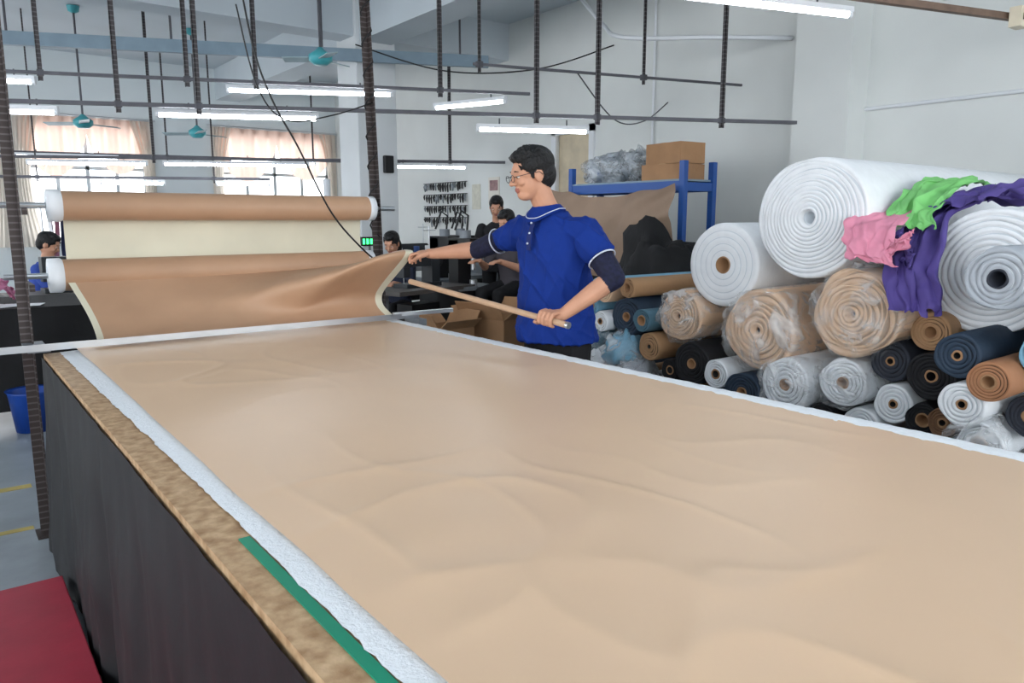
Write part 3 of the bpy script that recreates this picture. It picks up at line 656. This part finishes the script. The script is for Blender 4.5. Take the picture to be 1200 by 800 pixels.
def worker(name,loc,yaw,shirt,stand=False,longhair=False,tall=0.0):
    e=empty(name,loc,yaw); F2=Fig(); ex2=MB(); dz=.38 if stand else tall
    Z=lambda x,y,z,*r:(x,y,z+dz)+r
    F2.loft([Z(0,.0,.44,.17,.13),Z(0,-.01,.6,.15,.115),Z(0,-.04,.8,.175,.12),Z(0,-.06,.92,.17,.1),Z(0,-.065,1.0,.07,.06)],shirt)
    F2.chain([Z(0,-.07,.96),Z(0,-.1,1.08)],[.05,.048],skin)
    head(F2,Z(0,-.12,1.17),(0,-1,-.45),skin,hairM,ex2,longhair=longhair,scale=.95)
    for sg in (-1,1):
        s=V(Z(sg*.17,-.05,.93));el=V(Z(sg*.23,-.18,.70));w=V(Z(sg*.13,-.40,.78))
        F2.chain([s,el],[.06,.048],shirt); F2.chain([el,w],[.043,.027],skin); F2.ell(w+V((0,-.05,0)),(.04,.05,.018),skin)
        for i in range(4): F2.chain([w+V((-.027+.018*i,-.08,0)),w+V((-.03+.02*i,-.12,-.008)),w+V((-.03+.02*i,-.14,-.022))],[.009,.009,.008],skin)
        F2.chain([w+V((-sg*.03,-.03,0)),w+V((-sg*.055,-.07,-.01))],[.012,.009],skin)
        if stand: F2.chain([(sg*.09,0,.86),(sg*.1,-.02,.48),(sg*.1,.02,.1)],[.09,.065,.05],pantM); F2.cap((sg*.1,.04,.05),(sg*.1,-.12,.04),.042,.035,shoeM)
        else: F2.chain([(sg*.09,0,.5+dz),(sg*.11,-.4,.52+dz*.7),(sg*.11,-.38,.1)],[.085,.065,.048],pantM); F2.cap((sg*.11,-.36,.05),(sg*.11,-.5,.04),.042,.035,shoeM)
    F2.build('body',.008,e,2); ex2.make('eyes',e)
    if not stand:
        st=MB(); x,y,_=loc; st.cyl((x,y,.36+dz),(x,y,.41+dz),.17,blackM,n=20)
        for a in range(4): st.cyl((x+.1*math.cos(a*1.57),y+.1*math.sin(a*1.57),.37+dz),(x+.16*math.cos(a*1.57),y+.16*math.sin(a*1.57),0),.014,steel,n=8)
        st.make('work_stool')
worker('seamstress',(5.12,6.95,0),-.7,M('shirt_black',(26,26,30),.8),stand=True,longhair=True)
worker('sewing_worker',(4.78,6.2,0),-1.3,M('shirt_grey',(70,66,72),.8),tall=.22)
worker('sewing_worker',(3.85,7.0,0),-.9,M('shirt_navy',(34,40,60),.8),longhair=True)
worker('sewing_worker',(.80,8.7,0),1.2,M('shirt_blue',(50,76,160),.8))
def station(x,y,yaw):
    mb=MB(); R=Matrix.Translation((x,y,0))@Matrix.Rotation(yaw,4,'Z'); mc=M('machine_body',(44,48,52),.4); tp=M('machine_table',(80,76,74),.5)
    B=lambda lo,hi,m: mb.box(lo,hi,m,mat4=R)
    B((-.55,-.28,.72),(.55,.28,.76),tp)
    for sx in (-.48,.44):
        B((sx,-.03,.05),(sx+.04,.03,.72),steel); B((sx,-.25,0),(sx+.04,.25,.05),steel)
    B((-.2,-.1,.3),(.2,.1,.6),blackM)
    B((-.25,-.09,.76),(.25,.09,.80),mc); B((.13,-.07,.80),(.25,.07,1.02),mc); B((-.25,-.06,.96),(.25,.06,1.08),mc); B((-.25,-.05,.86),(-.16,.05,.98),mc)
    mb.cyl(R@V((.25,0,1.0)),R@V((.31,0,1.0)),.06,blackM); mb.cyl(R@V((-.2,0,.8)),R@V((-.2,0,.88)),.005,alu,n=6)
    mb.cyl(R@V((.4,.2,.76)),R@V((.4,.2,1.35)),.008,alu,n=6); mb.cyl(R@V((.3,.2,1.3)),R@V((.5,.2,1.3)),.006,alu,n=6)
    for k,c in ((.33,lampW),(.46,M('thread_dark',(60,40,50),.8))): mb.rev(R@V((k,.2,.78)),(0,0,1),[(0,0),(0,.035),(.12,.02),(.12,0)],c,12)
    mb.make('sewing_machine_station',bevel=.006)
station(3.75,6.4,.3); station(5.2,5.55,.5); station(3.0,7.6,.3); station(1.0,7.9,0.1); station(2.0,9.3,.2); station(3.3,10.1,.2); station(5.3,9.2,.2); station(5.2,10.6,.2); station(1.9,8.1,.2)
mb=MB(); mb.box((5.65,7.3,0),(6.1,8.3,1.05),M('cabinet_dark',(44,46,50),.6)); mb.box((5.63,7.32,.55),(5.65,7.78,1.02),steel); mb.box((5.63,7.82,.55),(5.65,8.28,1.02),steel); mb.box((5.6,7.5,.75),(5.63,7.52,.85),alu); mb.make('storage_cabinet',bevel=.005)
def press(x,y):
    mb=MB(); mb.box((x-.22,y-.22,0),(x+.22,y+.22,.7),blackM); mb.box((x-.26,y-.26,.7),(x+.26,y+.26,.74),steel)
    mb.box((x-.08,y+.02,.74),(x+.08,y+.2,1.2),blackM); mb.box((x-.08,y-.2,1.08),(x+.08,y+.2,1.22),blackM); mb.cyl((x,y-.14,.9),(x,y-.14,1.1),.025,alu)
    mb.cyl((x,y-.14,.74),(x,y-.14,.80),.04,alu); mb.tube([(x+.08,y+.1,1.2),(x+.12,y+.12,1.45),(x+.02,y+.1,1.5),(x-.06,y+.1,1.3)],.012,blackM,8); mb.cyl((x,y,1.22),(x,y,1.30),.06,steel)
    mb.make('button_press_machine',bevel=.008)
press(4.38,6.5); press(4.7,7.4); press(5.15,7.75)
# cluttered packing table between machines
mb=MB(); tb=M('worktop_grey',(150,150,150),.5)
mb.box((4.75,8.75,.74),(5.9,9.0,.78),tb)
for x in (4.8,5.85): mb.box((x-.02,8.77,0),(x+.02,8.98,.74),steel)
cl=[(196,90,110),(220,220,220),(60,90,150),(160,120,80),(40,40,46),(230,200,90)]
for i in range(12):
    x=4.85+i*.085; h=random.uniform(.06,.3); c=random.choice(cl); mb.cyl((x,8.88,.78),(x,8.88,.78+h),random.uniform(.025,.04),M('clutter_%d_%d'%(c[0],c[1]),c,.6),n=12)
mb.make('cluttered_work_table')
mb=MB(); mb.cyl((1.2,11.9,1.62),(3.4,11.9,1.62),.015,alu)
for x in (1.2,3.4): mb.cyl((x,11.9,0),(x,11.9,1.62),.015,alu); mb.cyl((x,11.6,.02),(x,12.2,.02),.015,alu)
for i in range(26):
    x=1.28+i*.08; c=random.choice([(40,42,48),(190,60,100),(225,225,228),(210,150,170),(70,90,130),(226,200,180)])
    mb.grid(lambda u,v,x=x,i=i:(x+.03*math.sin(v*4+i)*v+.02*math.sin(u*9),11.68+.44*u+(.08*(.5-u) if v<.1 else 0),1.6-.75*v),8,8,M('garment_%d_%d'%(c[0],c[1]),c,.8))
mb.make('garment_rail')
mb=MB(); mb.box((4.6,10.5,.0),(4.8,10.7,1.7),blackM); mb.cyl((4.7,10.6,1.7),(4.7,10.6,2.0),.05,lampW); mb.make('steam_boiler',bevel=.02)
mb=MB(); mb.box((3.75,7.6,1.12),(3.95,7.63,1.22),blackM)
gl=M('green_led',(60,230,120),.4,0,5,emit=3)
for i in range(4): mb.box((3.765+i*.045,7.595,1.14),(3.79+i*.045,7.6,1.2),gl)
mb.box((3.84,7.6,0),(3.86,7.62,1.12),steel); mb.make('digital_counter')
mb=MB(); mb.box((-2.4,6.2,.77),(1.3,7.2,.80),blackcl)
mb.grid(lambda u,v:(-2.4+3.7*u,6.19-.03*v-.03*noise.noise(V((u*14,v,0))),.79-.7*v),100,8,blackcl); mb.grid(lambda u,v:(1.31+.03*v*noise.noise(V((u*14,v,0))),6.2+u,.79-.7*v),30,8,blackcl)
for x in (-2.3,-.5,1.2):
    for y in (6.3,7.1): mb.box((x-.025,y-.025,0),(x+.025,y+.025,.77),steel)
mb.make('draped_work_table')
mb=MB(); bb=M('blue_bin',(24,66,150),.4)
mb.rev((.44,5.9,0),(0,0,1),[(0,0),(0,.11),(.26,.14),(.28,.155),(.265,.135),(.02,.1),(.02,0)],bb,28); mb.make('blue_plastic_bin')
mb=MB()
sheet(mb,[(.0,6.3,.86),(.2,6.4,1.02),(.35,6.5,.98),(.45,6.7,.85)],(.05,.4,0),M('pink_cloth2',(212,130,166),.7,.1,6),.045,5,3)
mb.make('pink_fabric_heap')
mb=MB(); mb.box((.1,6.25,.802),(.42,6.5,.806),lampW,yaw=.4); mb.box((.35,6.28,.807),(.6,6.45,.81),lampW,yaw=-.3); mb.make('paper_sheets')
# ------------------------------------------------------------------ world, camera
w=bpy.data.worlds.new('World'); bpy.context.scene.world=w; w.use_nodes=True
bg=w.node_tree.nodes['Background']; bg.inputs[0].default_value=(.94,.97,1,1); bg.inputs[1].default_value=3.6
cam=bpy.data.cameras.new('camera'); co=bpy.data.objects.new('camera',cam); bpy.context.collection.objects.link(co)
co.location=(0,0,1.41); co.rotation_euler=(math.radians(90-9.23),0,-math.radians(37.5)); cam.sensor_width=36; cam.lens=26.4; cam.clip_end=60
bpy.context.scene.camera=co
vs=bpy.context.scene.view_settings; vs.view_transform='Standard'; vs.look='None'; vs.exposure=.3
